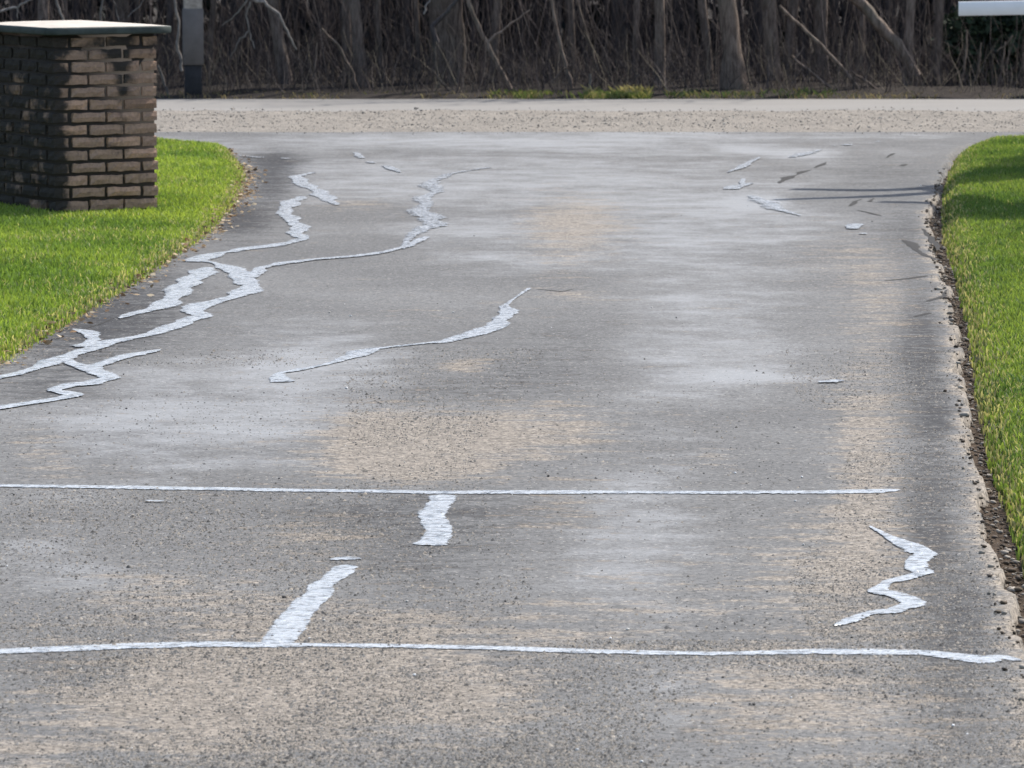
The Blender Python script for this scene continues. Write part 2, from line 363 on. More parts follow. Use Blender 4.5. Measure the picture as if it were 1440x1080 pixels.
M_grass = m_tint('grass blades', .5, .3, .45, tscale=(1.15, 1.1, .6))
def grass(name, label, poly, zf, x0, x1, y0, y1, dens, hmin, hmax, cols, thin=None):
    n = int((x1 - x0) * (y1 - y0) * dens)
    x = rng.uniform(x0, x1, n); y = rng.uniform(y0, y1, n); s = poly_sd(poly, x, y) + .03 * (rng.random(n) - .5)
    px, py = to_px(x, y)
    keep = (s > .0) & (px > -330) & (px < 1770) & (py < 1250)
    keep &= (rng.random(n) < .55 + .45 * sstep(0, .10, s)) & (rng.random(n) < np.where(y < 19, 1, .62))
    edge_out = ((px < -40) | (px > 1480)) & (rng.random(n) < .6); keep &= ~edge_out
    x, y, s = x[keep], y[keep], s[keep]; n = len(x)
    z = zf(x, y, s)
    h = rng.uniform(hmin, hmax, n) * (.7 + .6 * fbm(x * 3, y * 3)) * (.65 + .35 * sstep(0, .25, s)); wd = rng.uniform(.0022, .0042, n) * 1.15
    az = rng.uniform(0, 2 * math.pi, n); la = rng.uniform(0, 2 * math.pi, n); lean = rng.uniform(.1, .75, n) * h
    wx, wy = np.cos(az) * wd, np.sin(az) * wd; lx, ly = np.cos(la) * lean, np.sin(la) * lean
    b0 = np.stack([x - wx, y - wy, z - .01], -1); b1 = np.stack([x + wx, y + wy, z - .01], -1)
    m0 = np.stack([x - wx * .8 + lx * .35, y - wy * .8 + ly * .35, z + h * .6], -1); m1 = np.stack([x + wx * .8 + lx * .35, y + wy * .8 + ly * .35, z + h * .6], -1)
    tp = np.stack([x + lx, y + ly, z + h], -1)
    v = np.stack([b0, b1, m0, m1, tp], 1).reshape(-1, 3); k = np.arange(n) * 5
    f4 = np.stack([k, k + 1, k + 3, k + 2], 1); f3 = np.stack([k + 2, k + 3, k + 4], 1)
    pn = np.clip((fbm(x * 1.4 + 3, y * 1.4, 4) - .5) * 2.6 + .5, 0, 1)
    A, B, Dry = (np.array(c) for c in cols)
    c = A[None] * (1 - pn[:, None]) + B[None] * pn[:, None]; c = c * rng.uniform(.65, 1.3, (n, 1))
    dry = rng.random(n) < (.025 + .12 * (fbm(x * 3 + 7, y * 3) > .6) + .45 * np.exp(-(s / .10) ** 2))
    c[dry] = Dry * rng.uniform(.6, 1.25, (dry.sum(), 1))
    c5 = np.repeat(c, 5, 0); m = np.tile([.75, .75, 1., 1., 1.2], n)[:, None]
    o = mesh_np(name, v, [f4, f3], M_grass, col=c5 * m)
    print(name, n, 'blades'); return tag(o, label, 'grass', kind='stuff')
grass('lawn_grass', 'bright green lawn grass around the brick pillar', LEFT, z_left, -5.2, -1.1, 15, 35.8, 10500, .014, .040, ((.155, .25, .052), (.30, .40, .08), (.48, .46, .25)))
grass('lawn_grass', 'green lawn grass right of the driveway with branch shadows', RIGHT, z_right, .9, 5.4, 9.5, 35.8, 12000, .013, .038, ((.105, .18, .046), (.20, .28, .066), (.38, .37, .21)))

# ------------------------------------------------------------------ crumbs, leaf litter, loose stones
def rocks(name, label, xyz, size, cols, mat, flat=.6):
    """small irregular stones, one joined object"""
    t = (1 + 5 ** .5) / 2
    iv = np.array([(-1,t,0),(1,t,0),(-1,-t,0),(1,-t,0),(0,-1,t),(0,1,t),(0,-1,-t),(0,1,-t),(t,0,-1),(t,0,1),(-t,0,-1),(-t,0,1)]) / 1.9
    fi = np.array([(0,11,5),(0,5,1),(0,1,7),(0,7,10),(0,10,11),(1,5,9),(5,11,4),(11,10,2),(10,7,6),(7,1,8),(3,9,4),(3,4,2),(3,2,6),(3,6,8),(3,8,9),(4,9,5),(2,4,11),(6,2,10),(8,6,7),(9,8,1)])
    n = len(xyz); v = iv[None] * (1 + .55 * (rng.random((n, 12, 1)) - .5))
    v = v * np.stack([rng.uniform(.7, 1.3, n), rng.uniform(.6, 1.1, n), np.full(n, flat)], -1)[:, None, :]
    a = rng.uniform(0, 6.28, n); c, s_ = np.cos(a)[:, None], np.sin(a)[:, None]
    v = np.stack([v[..., 0] * c - v[..., 1] * s_, v[..., 0] * s_ + v[..., 1] * c, v[..., 2]], -1) * size[:, None, None] + xyz[:, None, :]
    f = fi[None] + (np.arange(n) * 12)[:, None, None]
    o = mesh_np(name, v.reshape(-1, 3), f.reshape(-1, 3), mat, col=np.repeat(cols, 12, 0))
    return tag(o, label, 'gravel', kind='stuff')
M_stone = m_tint('loose stone', .85, .3)
def pal(n, L, var=.25):
    L = np.array(L); return L[rng.integers(0, len(L), n)] * rng.uniform(1 - var, 1 + var, (n, 1))
n = 7500; y = YG0 - .35 + (YG1 - YG0 + 1.3) * rng.beta(1.8, 2.0, n); x = rng.uniform(-5, 5, n); sz = rng.gamma(2.0, .0017, n) + .0018
rocks('loose_gravel', 'loose grey and tan gravel along the road edge', np.stack([x, y, np.where(y < YG0, .002, zgrav(x, y) + .006)], -1), sz, pal(n, [(.31, .28, .245), (.25, .225, .20), (.38, .35, .31), (.28, .25, .22), (.33, .30, .26), (.10, .095, .09)]), M_stone)
# crumbs of soil and broken asphalt in the gutter along the right-hand lawn
t = rng.uniform(11, 32, 3200); xr = edge_x(ERg[:13], t); xg = edge_x(GRg[:13], t); uu = rng.normal(.5, .42, len(t)); x = xr + (xg - xr) * uu + rng.normal(0, .02, len(t))
rocks('edge_crumbs', 'dark soil crumbs and broken asphalt along the right lawn edge', np.stack([x, t, np.where(x < xr - .01, .004, -.03)], -1), rng.gamma(1.8, .0022, len(t)) + .0015, pal(len(t), [(.055, .042, .03), (.09, .07, .05), (.12, .09, .065), (.20, .18, .155), (.30, .27, .23), (.10, .08, .065)]), M_stone)
# sparse bright grit on the driveway
n = 420; px_ = rng.uniform(-100, 1400, n); py_ = 195 + 880 * rng.random(n) ** .8; P = np.array([G(a, b) for a, b in zip(px_, py_)]); k = P[:, 0] < edge_x(ERg[:13], P[:, 1]) - .05; P = P[k]; P[:, 2] = .003
rocks('driveway_grit', 'scattered pale and dark grit on the driveway', P, rng.gamma(2, .0008, len(P)) + .0012, pal(len(P), [(.7, .7, .7), (.5, .48, .45), (.06, .06, .06), (.10, .09, .08)]), M_stone)

# worn asphalt: chips of aggregate standing proud of the binder
def chips():
    n = 620000; py_ = 1130 - 640 * rng.random(n) ** 1.5; px_ = rng.uniform(-160, 1560, n)
    u = (px_ - 720) / F; v = (540 - py_) / F; dz = -sp + v * cp; t_ = -H / dz; x = u * t_; y = (cp + v * sp) * t_
    tn = fbm(x * 1.6, y * .8, 4); xr = edge_x(ERg[:13], y)
    keep = (x < xr - .03) & (rng.random(n) < np.clip(.25 + 2.2 * (tn - .42), .06, .75)) & ~((np.abs(px_ - 930) < 190 * (.6 + .8 * vnoise(py_ / 90., px_ * 0))) & (py_ < 900) & (rng.random(n) < .9)) & ~((np.abs(px_ - 230) < 260) & (np.abs(py_ - 600) < 85) & (rng.random(n) < .85))
    x, y = x[keep], y[keep]; n = len(x); r = rng.gamma(3, .00075, n) + .001; h = r * rng.uniform(.35, .9, n)
    a = rng.uniform(0, 6.28, n); P = []
    for k in range(4):
        rr = r * rng.uniform(.7, 1.3, n); P.append(np.stack([x + np.cos(a + k * 1.57) * rr, y + np.sin(a + k * 1.57) * rr, np.full(n, -.001)], -1))
    P.append(np.stack([x + rng.normal(0, .2, n) * r, y + rng.normal(0, .2, n) * r, h], -1))
    V_ = np.stack(P, 1).reshape(-1, 3); b = (np.arange(n) * 5)[:, None]
    f = np.concatenate([b + np.array([[0, 1, 4]]), b + np.array([[1, 2, 4]]), b + np.array([[2, 3, 4]]), b + np.array([[3, 0, 4]])], 0)
    c = pal(n, [(.16, .145, .125), (.20, .178, .15), (.11, .11, .11), (.075, .075, .077), (.13, .126, .12), (.22, .20, .175), (.09, .088, .086), (.045, .043, .042), (.06, .058, .056)], .3)
    print('chips', n); o = mesh_np('aggregate_chips', V_, f, M_stone, col=np.repeat(c, 5, 0)); tag(o, 'fine stone chips standing proud of the worn driveway', 'gravel', kind='stuff')
chips()
M_leaf = m_tint('dry leaf', .8, .2, .25)
def leaves(name, label, xyz, size, cols):
    n = len(xyz); base = np.array([(-.5, 0, 0), (-.12, .3, .1), (.12, -.3, .1), (-.12, -.28, .08), (.15, .28, .12), (.5, 0, .1)])
    fs = np.array([(0, 3, 1, 1), (3, 2, 4, 1), (2, 5, 4, 4)])[:, :3]; fs = np.array([(0, 3, 1), (3, 2, 4), (3, 4, 1), (2, 5, 4)])
    v = base[None] * np.stack([np.ones(n), rng.uniform(.5, 1.1, n), rng.uniform(-1, 2.5, n)], -1)[:, None]
    a = rng.uniform(0, 6.28, n)[:, None]; tl = rng.normal(0, .5, n)[:, None]
    y2 = v[..., 1] * np.cos(tl) - v[..., 2] * np.sin(tl); z2 = v[..., 1] * np.sin(tl) + v[..., 2] * np.cos(tl)
    v = np.stack([v[..., 0] * np.cos(a) - y2 * np.sin(a), v[..., 0] * np.sin(a) + y2 * np.cos(a), z2], -1) * size[:, None, None] + xyz[:, None]
    f = (fs[None] + (np.arange(n) * 6)[:, None, None]).reshape(-1, 3)
    return tag(mesh_np(name, v.reshape(-1, 3), f, M_leaf, col=np.repeat(cols, 6, 0)), label, 'leaves', kind='stuff')
seg = [ELg[i] for i in range(0, 10)]; L = []
lens = np.array([(seg[i + 1] - seg[i]).length for i in range(9)])
wts = lens * np.array([.6, .6, .8, .9, 1.1, 1.8, 2.6, 2.6, .8]); wts /= wts.sum()
for i in rng.choice(9, 1300, p=wts):
    p = seg[i].lerp(seg[i + 1], rng.random()); off = rng.normal(-.01, .045); tn = (seg[i + 1] - seg[i]).normalized(); q = p + Vector((tn.y, -tn.x, 0)) * off
    s_ = float(poly_sd(LEFT, np.array([q.x]), np.array([q.y]))[0]); L.append((q.x, q.y, max(.008, float(z_left(q.x, q.y, s_)) + .012)))
L = np.array(L); leaves('leaf_litter', 'dry brown leaves along the left lawn edge', L, rng.uniform(.014, .04, len(L)), pal(len(L), [(.30, .21, .12), (.22, .14, .08), (.40, .30, .19), (.12, .08, .05), (.46, .38, .27)]))

# ------------------------------------------------------------------ crack sealant
M_seal = m_sealant(); zbase = [.0015]
def ribbon(mb, pts, z0, thick, jit=.35, step=.012, soft=1.0):
    P = [(G(a, b), w_) for a, b, w_ in pts]
    xy = np.array([(p.x, p.y) for p, _ in P]); ws = np.array([w_ for _, w_ in P])
    d = np.concatenate([[0], np.cumsum(np.hypot(*np.diff(xy, axis=0).T))]); m = max(6, int(d[-1] / step)); s = np.linspace(0, d[-1], m)
    # smooth through the traced points
    X = np.interp(s, d, xy[:, 0]); Y = np.interp(s, d, xy[:, 1]); W = np.interp(s, d, ws)
    k = max(1, int(.022 / step)); ker = np.ones(2 * k + 1) / (2 * k + 1)
    sm = lambda a: np.convolve(np.pad(a, k, mode='reflect', reflect_type='odd'), ker, 'valid')
    X, Y = sm(X), sm(Y)
    q = rng.uniform(0, 200)
    tx, ty = np.gradient(X), np.gradient(Y); l = np.hypot(tx, ty) + 1e-9; nx, ny = -ty / l, tx / l
    W = W * 1.08; wl = W * (1 + jit * 2 * (fbm(s * 3.6 + q, s * 0, 3) - .5) * 2.0); wr = W * (1 + jit * 2 * (fbm(s * 3.6 + q + 50, s * 0, 3) - .5) * 2.0)
    endt = np.clip(np.minimum(s, d[-1] - s) / .02 + .25, 0, 1); wl *= endt; wr *= endt
    rows = []
    for u, zz in ((-1, 0), (-.8, .75), (-.35, 1), (.1, .85), (.5, 1), (.82, .7), (1, 0)):
        ww = np.where(u < 0, wr, wl) * u
        rows.append(np.stack([X + nx * ww, Y + ny * ww * 1.75, z0 + zz * thick * (.55 + .9 * fbm(s * 14 + q + u * 3, s * 0 + u * 4))], -1))
    v = np.stack(rows, 1); nn = v.shape[1]; i = (np.arange(m - 1)[:, None] * nn + np.arange(nn - 1)[None]).ravel()
    cc = np.tile(np.array([.0, .55, 1, 1, 1, .55, .0])[None, :, None], (m, 1, 3)) * soft * (.7 + .3 * np.clip(W / .03, 0, 1))[:, None, None]
    mb.add(v.reshape(-1, 3), np.stack([i, i + nn, i + nn + 1, i + 1], 1)[:, ::-1], c=cc.reshape(-1, 3))
def seal(label, *strips, jit=.35, thick=.006):
    zbase[0] += .0002; root = None
    if len(strips) > 1:
        g = G(strips[0][0][0], strips[0][0][1]); root = empty('crack_sealant', (0, 0, 0)); tag(root, label, 'crack sealant', SG)
    for k, s in enumerate(strips):
        mb = MB(); ribbon(mb, s, zbase[0] + k * .0004, thick * .28, jit * 1.1, soft=.62 if any(q in label for q in ('smeared', 'faint', 'dab', 'spots')) else 1.0)
        o = mb.build('sealant_strip' if root else 'crack_sealant', M_seal, root, smooth=True)
    return root or tag(o, label, 'crack sealant', SG)
SG = 'silvery sealant on the driveway cracks'  # silvery look is sky glare put into the sealant's colour
seal('straight sealed seam crossing the driveway nearest the camera, meeting the slanted sealant patch',
     [(-60, 921, .024), (0, 917, .026), (150, 911, .026), (300, 907, .028), (420, 907, .02), (560, 909, .018), (700, 913, .02), (850, 918, .02), (1000, 920, .02), (1150, 917, .024), (1300, 918, .026), (1340, 922, .035), (1378, 928, .05), (1410, 925, .03), (1436, 930, .012)], jit=.2, thick=.004)
seal('thin straight sealed seam across the middle of the driveway, farther of the two seams',
     [(-60, 683, .02), (0, 684, .02), (300, 688, .024), (600, 693, .026), (900, 693, .022), (1150, 693, .022), (1235, 691, .034), (1252, 690, .03), (1266, 690, .01)], jit=.2, thick=.004)
seal('short wide wavy sealant patch hanging from the farther straight seam',
     [(622, 697, .042), (620, 706, .046), (612, 718, .048), (606, 726, .04), (612, 737, .038), (615, 746, .045), (611, 760, .046), (602, 768, .05)], jit=.15)
seal('long slanted sealant patch joining the nearer straight seam',
     [(489, 796, .030), (478, 806, .036), (466, 815, .03), (452, 825, .042), (446, 838, .044), (432, 852, .042), (416, 872, .044), (400, 890, .044), (388, 906, .042)], jit=.16)
seal('tiny dash of sealant just above the slanted patch', [(464, 788, .012), (485, 786, .02), (508, 787, .012)], thick=.003)
seal('zigzag sealant run near the right edge between the two seams',
     [(1223, 741, .004), (1251, 758, .02), (1279, 769, .036), (1304, 780, .03), (1282, 791, .03), (1284, 802, .034), (1304, 805, .02), (1262, 816, .026), (1245, 819, .026), (1229, 833, .028), (1257, 838, .03), (1279, 849, .036), (1257, 861, .036), (1223, 863, .03), (1195, 873, .036), (1173, 881, .01)])
seal('long wavy sealant run in the driveway middle ending in a thin upward tail',
     [(745, 406, .008), (727, 418, .010), (712, 429, .016), (713, 437, .05), (708, 446, .05), (695, 460, .045), (680, 466, .04), (655, 474, .038), (625, 480, .03), (590, 484, .02), (555, 488, .022), (525, 491, .03), (510, 496, .05), (495, 502, .03), (470, 510, .014), (440, 517, .014), (418, 521, .022), (395, 525, .016), (390, 531, .03), (402, 538, .04)])
seal('short bent sealant run nearest the far end of the left lawn', [(440, 243, .03), (418, 248, .06), (426, 259, .05), (442, 267, .04), (455, 274, .06), (464, 283, .05), (474, 289, .014)])
seal('S shaped sealant run bending into a thin line towards the left lawn',
     [(424, 277, .03), (408, 287, .06), (398, 299, .05), (408, 309, .05), (420, 319, .05), (414, 329, .05), (428, 336, .05), (405, 342, .045), (370, 348, .05), (340, 352, .05), (310, 356, .05), (285, 363, .05), (272, 369, .05)])
seal('longest sealant run curving down the left lawn side to the left picture edge',
     [(285, 367, .03), (312, 374, .04), (338, 384, .05), (350, 396, .06), (349, 406, .06), (335, 416, .06), (308, 424, .04), (285, 430, .055), (270, 438, .055), (284, 446, .05), (262, 453, .055), (240, 463, .055), (212, 470, .035), (180, 477, .03), (158, 481, .04), (140, 489, .05), (110, 497, .04), (85, 507, .05), (60, 516, .045), (30, 525, .03), (0, 531, .03), (-30, 537, .03)],
     [(160, 481, .03), (132, 484, .035), (112, 489, .04), (134, 478, .04), (128, 469, .05), (103, 464, .012)],
     [(352, 392, .03), (364, 378, .05), (398, 371, .04), (440, 366, .032), (500, 361, .03), (545, 355, .024), (575, 346, .03), (600, 334, .02)])
seal('short wide sealant patch beside the left lawn, above the longest run',
     [(294, 377, .03), (280, 383, .07), (268, 395, .07), (256, 405, .06), (246, 416, .06), (236, 427, .06), (222, 433, .045), (198, 439, .04), (180, 444, .03), (168, 449, .008)])
seal('hooked sealant run lowest along the left lawn, reaching the left picture edge',
     [(226, 493, .014), (190, 499, .04), (152, 510, .04), (131, 517, .045), (139, 526, .045), (152, 532, .045), (128, 540, .04), (100, 543, .035), (76, 550, .03), (108, 556, .04), (90, 561, .035), (50, 567, .03), (0, 575, .03), (-40, 580, .02)],
     [(88, 505, .03), (108, 514, .035), (128, 522, .04)])
seal('faint squiggly sealant run in the far driveway, left of its middle',
     [(690, 236, .02), (655, 241, .03), (634, 245, .04), (612, 253, .05), (602, 260, .06), (614, 266, .05), (606, 273, .05), (593, 279, .05), (599, 288, .04), (588, 297, .06), (601, 306, .07), (615, 315, .07), (592, 325, .05), (574, 337, .035), (566, 349, .02)], thick=.004)
seal('dotted sealant trail at the far end, left of the driveway middle', [(502, 215, .02), (508, 223, .035)], [(519, 228, .03), (526, 230, .02)], [(540, 234, .03), (553, 239, .03), (563, 243, .01)], thick=.004)
seal('short dashed sealant line beside the far corner of the left lawn', [(334, 219, .01), (362, 222, .02), (374, 222, .006)], [(396, 223, .02), (408, 224, .02)], thick=.003)
seal('small forked sealant blot in the far right part of the driveway', [(1030, 267, .05), (1041, 262, .06), (1058, 258, .03)], [(1042, 264, .03), (1045, 252, .015)], [(1024, 243, .01), (1045, 235, .03), (1068, 222, .012)], thick=.004)
seal('pale smeared sealant streak below the forked blot', [(1056, 276, .03), (1075, 285, .08), (1092, 294, .05), (1126, 304, .012)], thick=.003)
seal('broken row of sealant spots by the road end on the right', [(1112, 222, .03), (1132, 217, .05), (1155, 211, .02)], [(1172, 206, .02), (1176, 205, .02)], [(1188, 205, .04), (1198, 204, .04)], [(1232, 200, .03), (1238, 200, .03)], thick=.004)
seal('pair of bright sealant dots near the right edge', [(1198, 323, .03), (1205, 316, .05)], [(1211, 330, .03), (1216, 329, .03)], thick=.005)
seal('small pale sealant dab at the tip of the dusty smear', [(1150, 539, .014), (1170, 538, .03), (1185, 536, .02)], thick=.003)
seal('faint pale dash on the left below the farther lawn runs', [(203, 706, .006), (222, 707, .012), (242, 708, .006)], thick=.002)

# open dark cracks near the right edge belong to the driveway
M_crack = m_plain('open crack', (.035, .033, .032), .95)
for s in ([(1096, 258, .02), (1106, 251, .05), (1120, 246, .03), (1132, 241, .05), (1140, 239, .01)], [(1146, 236, .02), (1156, 231, .04), (1162, 228, .01)], [(1194, 290, .02), (1202, 284, .04), (1212, 280, .02)], [(1222, 284, .05), (1228, 279, .03)],
          [(1248, 222, .02), (1256, 216, .03)], [(1268, 234, .03), (1274, 231, .03)], [(1206, 296, .015), (1228, 301, .03), (1240, 304, .02)], [(1296, 322, .02), (1308, 334, .04), (1316, 344, .03), (1320, 352, .04)], [(1270, 338, .02), (1284, 344, .05), (1296, 356, .03), (1316, 366, .05)],
          [(1244, 395, .01), (1280, 392, .03), (1304, 388, .02)], [(1286, 446, .015), (1306, 440, .03)], [(1304, 424, .02), (1326, 416, .04), (1332, 408, .02)], [(160, 447, .008), (140, 456, .012), (122, 462, .008)], [(756, 407, .006), (790, 410, .012), (806, 407, .006)]):
    mb = MB(); ribbon(mb, [(a, b, w_ * .42) for a, b, w_ in s], .0012, .0006, .6); mb.build('crack', M_crack, drive)

# ------------------------------------------------------------------ brick pillar
PA = math.radians(31); PS = .64; PT = .853
nc_ = G(77, 304, .03); ctr = nc_ + Vector((math.cos(PA), math.sin(PA), 0)) * (PS / 2) + Vector((-math.sin(PA), math.cos(PA), 0)) * (PT / 2)
ztop = V(80, 51, nc_.y).z
pil = empty('brick_pillar', (ctr.x, ctr.y, 0), PA); tag(pil, 'weathered brown brick pillar with black stains and flat cap on the left lawn', 'pillar')
print('pillar', nc_, ztop)
def m_brick():
    t = NT('weathered brick')
    oc = t.n('ShaderNodeTexCoord', object=pil).outputs['Object']
    xyz = t.n('ShaderNodeSeparateXYZ', {0: oc}).outputs
    rnd = t.n('ShaderNodeObjectInfo').outputs['Random']
    n = t.noise(oc, 9.0, 6, .65); n2 = t.noise(oc, 60.0, 5, .7); n3 = t.noise(oc, 3.6, 4, .6)
    ramp = t.n('ShaderNodeValToRGB', {0: rnd}); cr = ramp.color_ramp
    cr.elements[0].color = (.31, .195, .135, 1); cr.elements[1].color = (.62, .385, .26, 1)
    for p_, c_ in ((.35, (.46, .30, .21, 1)), (.7, (.40, .265, .195, 1))): e = cr.elements.new(p_); e.color = c_
    col = t.mix(t.ss(n2, .3, .75, 0, .55), ramp.outputs[0], (.12, .09, .075))
    # soot-black lichen: most of the left face, and one streak under the cap on the other
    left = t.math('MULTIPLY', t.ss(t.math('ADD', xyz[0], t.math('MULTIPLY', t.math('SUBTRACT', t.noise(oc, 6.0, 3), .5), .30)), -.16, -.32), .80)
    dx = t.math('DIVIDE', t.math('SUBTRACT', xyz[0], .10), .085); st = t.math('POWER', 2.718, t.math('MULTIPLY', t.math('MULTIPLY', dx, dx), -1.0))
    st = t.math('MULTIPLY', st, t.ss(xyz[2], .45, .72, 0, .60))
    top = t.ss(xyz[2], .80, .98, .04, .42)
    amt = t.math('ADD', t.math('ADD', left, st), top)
    amt = t.math('ADD', amt, t.math('MULTIPLY', t.math('SUBTRACT', n3, .5), 1.9)); amt = t.math('ADD', amt, t.math('MULTIPLY', t.math('SUBTRACT', n, .5), 1.1))
    amt = t.math('ADD', amt, t.math('MULTIPLY', t.math('SUBTRACT', rnd, .5), .25))
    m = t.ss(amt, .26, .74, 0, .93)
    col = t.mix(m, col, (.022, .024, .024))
    return t.finish(t.bsdf(col, .93, t.bump(t.math('ADD', n2, n), .8, .008), .2))
M_brick = m_brick()
BL, BW, BH, J = .2035, .096, .057, .0098
def brick_mesh(seed):
    r = np.random.default_rng(seed); nx, ny, nz = 5, 2, 2; vs_ = {}; V_ = []; Fc = []
    def vid(i, j, k):
        if (i, j, k) not in vs_:
            p = np.array([(i / nx - .5) * BL, (j / ny - .5) * BW, (k / nz - .5) * BH]); c = np.array([i in (0, nx), j in (0, ny), k in (0, nz)])
            q = p + r.normal(0, .0013, 3)
            if c.sum() >= 2: q -= np.sign(p) * c * r.uniform(.001, .006, 3)
            else: q += np.sign(p) * c * r.uniform(0, .005, 3) * np.array([1, 1, .2])
            vs_[(i, j, k)] = len(V_); V_.append(q)
        return vs_[(i, j, k)]
    for i in range(nx):
        for j in range(ny):
            for k, fl in ((0, 1), (nz, 0)):
                f = [vid(i, j, k), vid(i + 1, j, k), vid(i + 1, j + 1, k), vid(i, j + 1, k)]; Fc.append(f[::-1] if fl else f)
        for k in range(nz):
            for j, fl in ((0, 0), (ny, 1)):
                f = [vid(i, j, k), vid(i + 1, j, k), vid(i + 1, j, k + 1), vid(i, j, k + 1)]; Fc.append(f[::-1] if fl else f)
    for j in range(ny):
        for k in range(nz):
            for i, fl in ((0, 1), (nx, 0)):
                f = [vid(i, j, k), vid(i, j + 1, k), vid(i, j + 1, k + 1), vid(i, j, k + 1)]; Fc.append(f[::-1] if fl else f)
    me = bpy.data.meshes.new('brick'); me.from_pydata([tuple(q) for q in V_], [], Fc); me.materials.append(M_brick); me.update(); return me
bm_ = [brick_mesh(i) for i in range(10)]
course = (ztop + .02) / round((ztop + .02) / (BH + J)); ncs = round((ztop + .02) / (BH + J))
hs = PS / 2; ht = PT / 2
for c in range(ncs):
    z = -.02 + (c + .5) * course - .001
    for f in range(4):
        full = (f % 2 == 0) != (c % 2 == 0)
        cnt = (3 if full else 2) + f % 2; pitch = PS / 3 if full else (BL + J)
        for k in range(cnt):
            a = (k - (cnt - 1) / 2) * (pitch if full else pitch + .002)
            o = bpy.data.objects.new('brick', random.choice(bm_)); C.objects.link(o); o.parent = pil
            d = (hs if f % 2 else ht) - BW / 2 + random.uniform(-.004, .004)
            p = [(a, -d), (d, a), (-a, d), (-d, -a)][f]
            o.location = (p[0], p[1], z + random.uniform(-.0012, .0012)); o.rotation_euler = (random.gauss(0, .006), random.gauss(0, .006), f * math.pi / 2 + random.gauss(0, .008) + random.choice((0, math.pi)))
            sc_ = random.uniform(.985, 1.005); o.scale = (sc_, sc_, random.uniform(.97, 1.02))
mb = MB(); i_ = hs - .017; k_ = ht - .017; mb.box((-i_, -k_, -.04), (i_, k_, ztop + .004)); mb.build('mortar_core', m_plain('sooty mortar', (.05, .041, .035), .95, .12, 14.0), pil)
# cap slab with slightly domed pale top
hc = hs + .055; kc = ht - hs; zc0, zc1 = ztop + .006, ztop + .048
def cap():
    n = 13; g = np.linspace(-1, 1, n); X, Y = np.meshgrid(g, g)
    rise = .022 * (1 - np.maximum(abs(X), abs(Y)) ** 1.6)
    v = np.stack([X * (hc - .008), Y * (hc + kc - .008), zc1 + rise], -1).reshape(-1, 3)
    i, j = np.meshgrid(np.arange(n - 1), np.arange(n - 1)); a = (j * n + i).ravel()
    mb = MB(); mb.add(v, np.stack([a, a + 1, a + n + 1, a + n], 1))
    mb.build('cap_top', m_plain('pale cap stone', (.52, .47, .41), .85, .22, 9.0), cp_, smooth=True)
mb = MB()
prof = [(hc - .02, zc0), (hc - .003, zc0 + .002), (hc, zc0 + .008), (hc, zc1 - .008), (hc - .003, zc1 - .002), (hc - .008, zc1)]
vv = []
for r_, z_ in prof:
    nseg = 8
    for q, (ax, ay, bx, by) in enumerate(((-1,-1,1,-1), (1,-1,1,1), (1,1,-1,1), (-1,1,-1,-1))):
        for u in range(nseg):
            t_ = u / nseg; ww = .0025 * (mnoise.noise(Vector((q * 3.1 + t_ * 5, z_ * 40, 1.3))))
            vv.append(((ax + (bx - ax) * t_) * (r_ + ww), (ay + (by - ay) * t_) * (r_ + kc + ww), z_))
m_ = 32; ff = [(k * m_ + i, k * m_ + (i + 1) % m_, (k + 1) * m_ + (i + 1) % m_, (k + 1) * m_ + i) for k in range(len(prof) - 1) for i in range(m_)]
mb.add(vv, ff); mb.box((-hc + .005, -hc - kc + .005, zc0 + .009), (hc - .005, hc + kc - .005, zc1 - .004)); mb.box((-hs - .02, -ht - .02, ztop + .005), (hs + .02, ht + .02, zc0 + .012))
cp_ = mb.build('cap', m_plain('green black cap edge', (.062, .078, .074), .7, .4, 12.0), pil); cp_['label'] = 'dark green edged cap slab with pale top'
cap()

# ------------------------------------------------------------------ roadside post and white rail
YP = YR1 + .35
pb = V(272, 142, YP); zb = float(zlane(YP))
post = empty('roadside_post', (pb.x, YP, zb), .12); tag(post, 'square grey post with dark foot and pale top across the road', 'post')
def part_box(name, w_, d_, z0, z1, mat, parent, bev=.006):
    mb = MB(); a = w_ / 2; b = d_ / 2
    lo = [(-a, -b), (a, -b), (a, b), (-a, b)]
    ring = []
    for z, e in ((z0, bev), (z0 + bev, 0), (z1 - bev, 0), (z1, bev)):
        for x_, y_ in ((-a + bev, -b + e * 0), (a - bev, -b), (a, -b + bev), (a, b - bev), (a - bev, b), (-a + bev, b), (-a, b - bev), (-a, -b + bev)):
            ring.append((x_ * (1 - e / a), y_ * (1 - e / b), z))
    f = [(k * 8 + i, k * 8 + (i + 1) % 8, (k + 1) * 8 + (i + 1) % 8, (k + 1) * 8 + i) for k in range(3) for i in range(8)]
    mb.add(ring, f)
    top = [(24 + i) for i in range(8)]
    mb.f4.append(np.array([(24, 25, 26, 27), (24, 27, 28, 31), (28, 29, 30, 31)])); mb.f4.append(np.array([(3, 2, 1, 0), (7, 4, 3, 0), (7, 6, 5, 4)]))
    return mb.build(name, mat, parent)
s1 = V(272, 91, YP).z - zb; s2 = V(272, 12, YP).z - zb
part_box('post_foot', .155, .15, -.15, s1 + .03, m_plain('dark post foot', (.035, .034, .038), .85, .5, 10), post)
part_box('post_sleeve', .185, .18, s1, s2, m_plain('grey post sleeve', (.15, .135, .128), .85, .25, 7), post)
part_box('post_top', .165, .16, s2 - .03, s2 + .95, m_plain('pale weathered wood', (.46, .43, .40), .85, .45, 22), post)

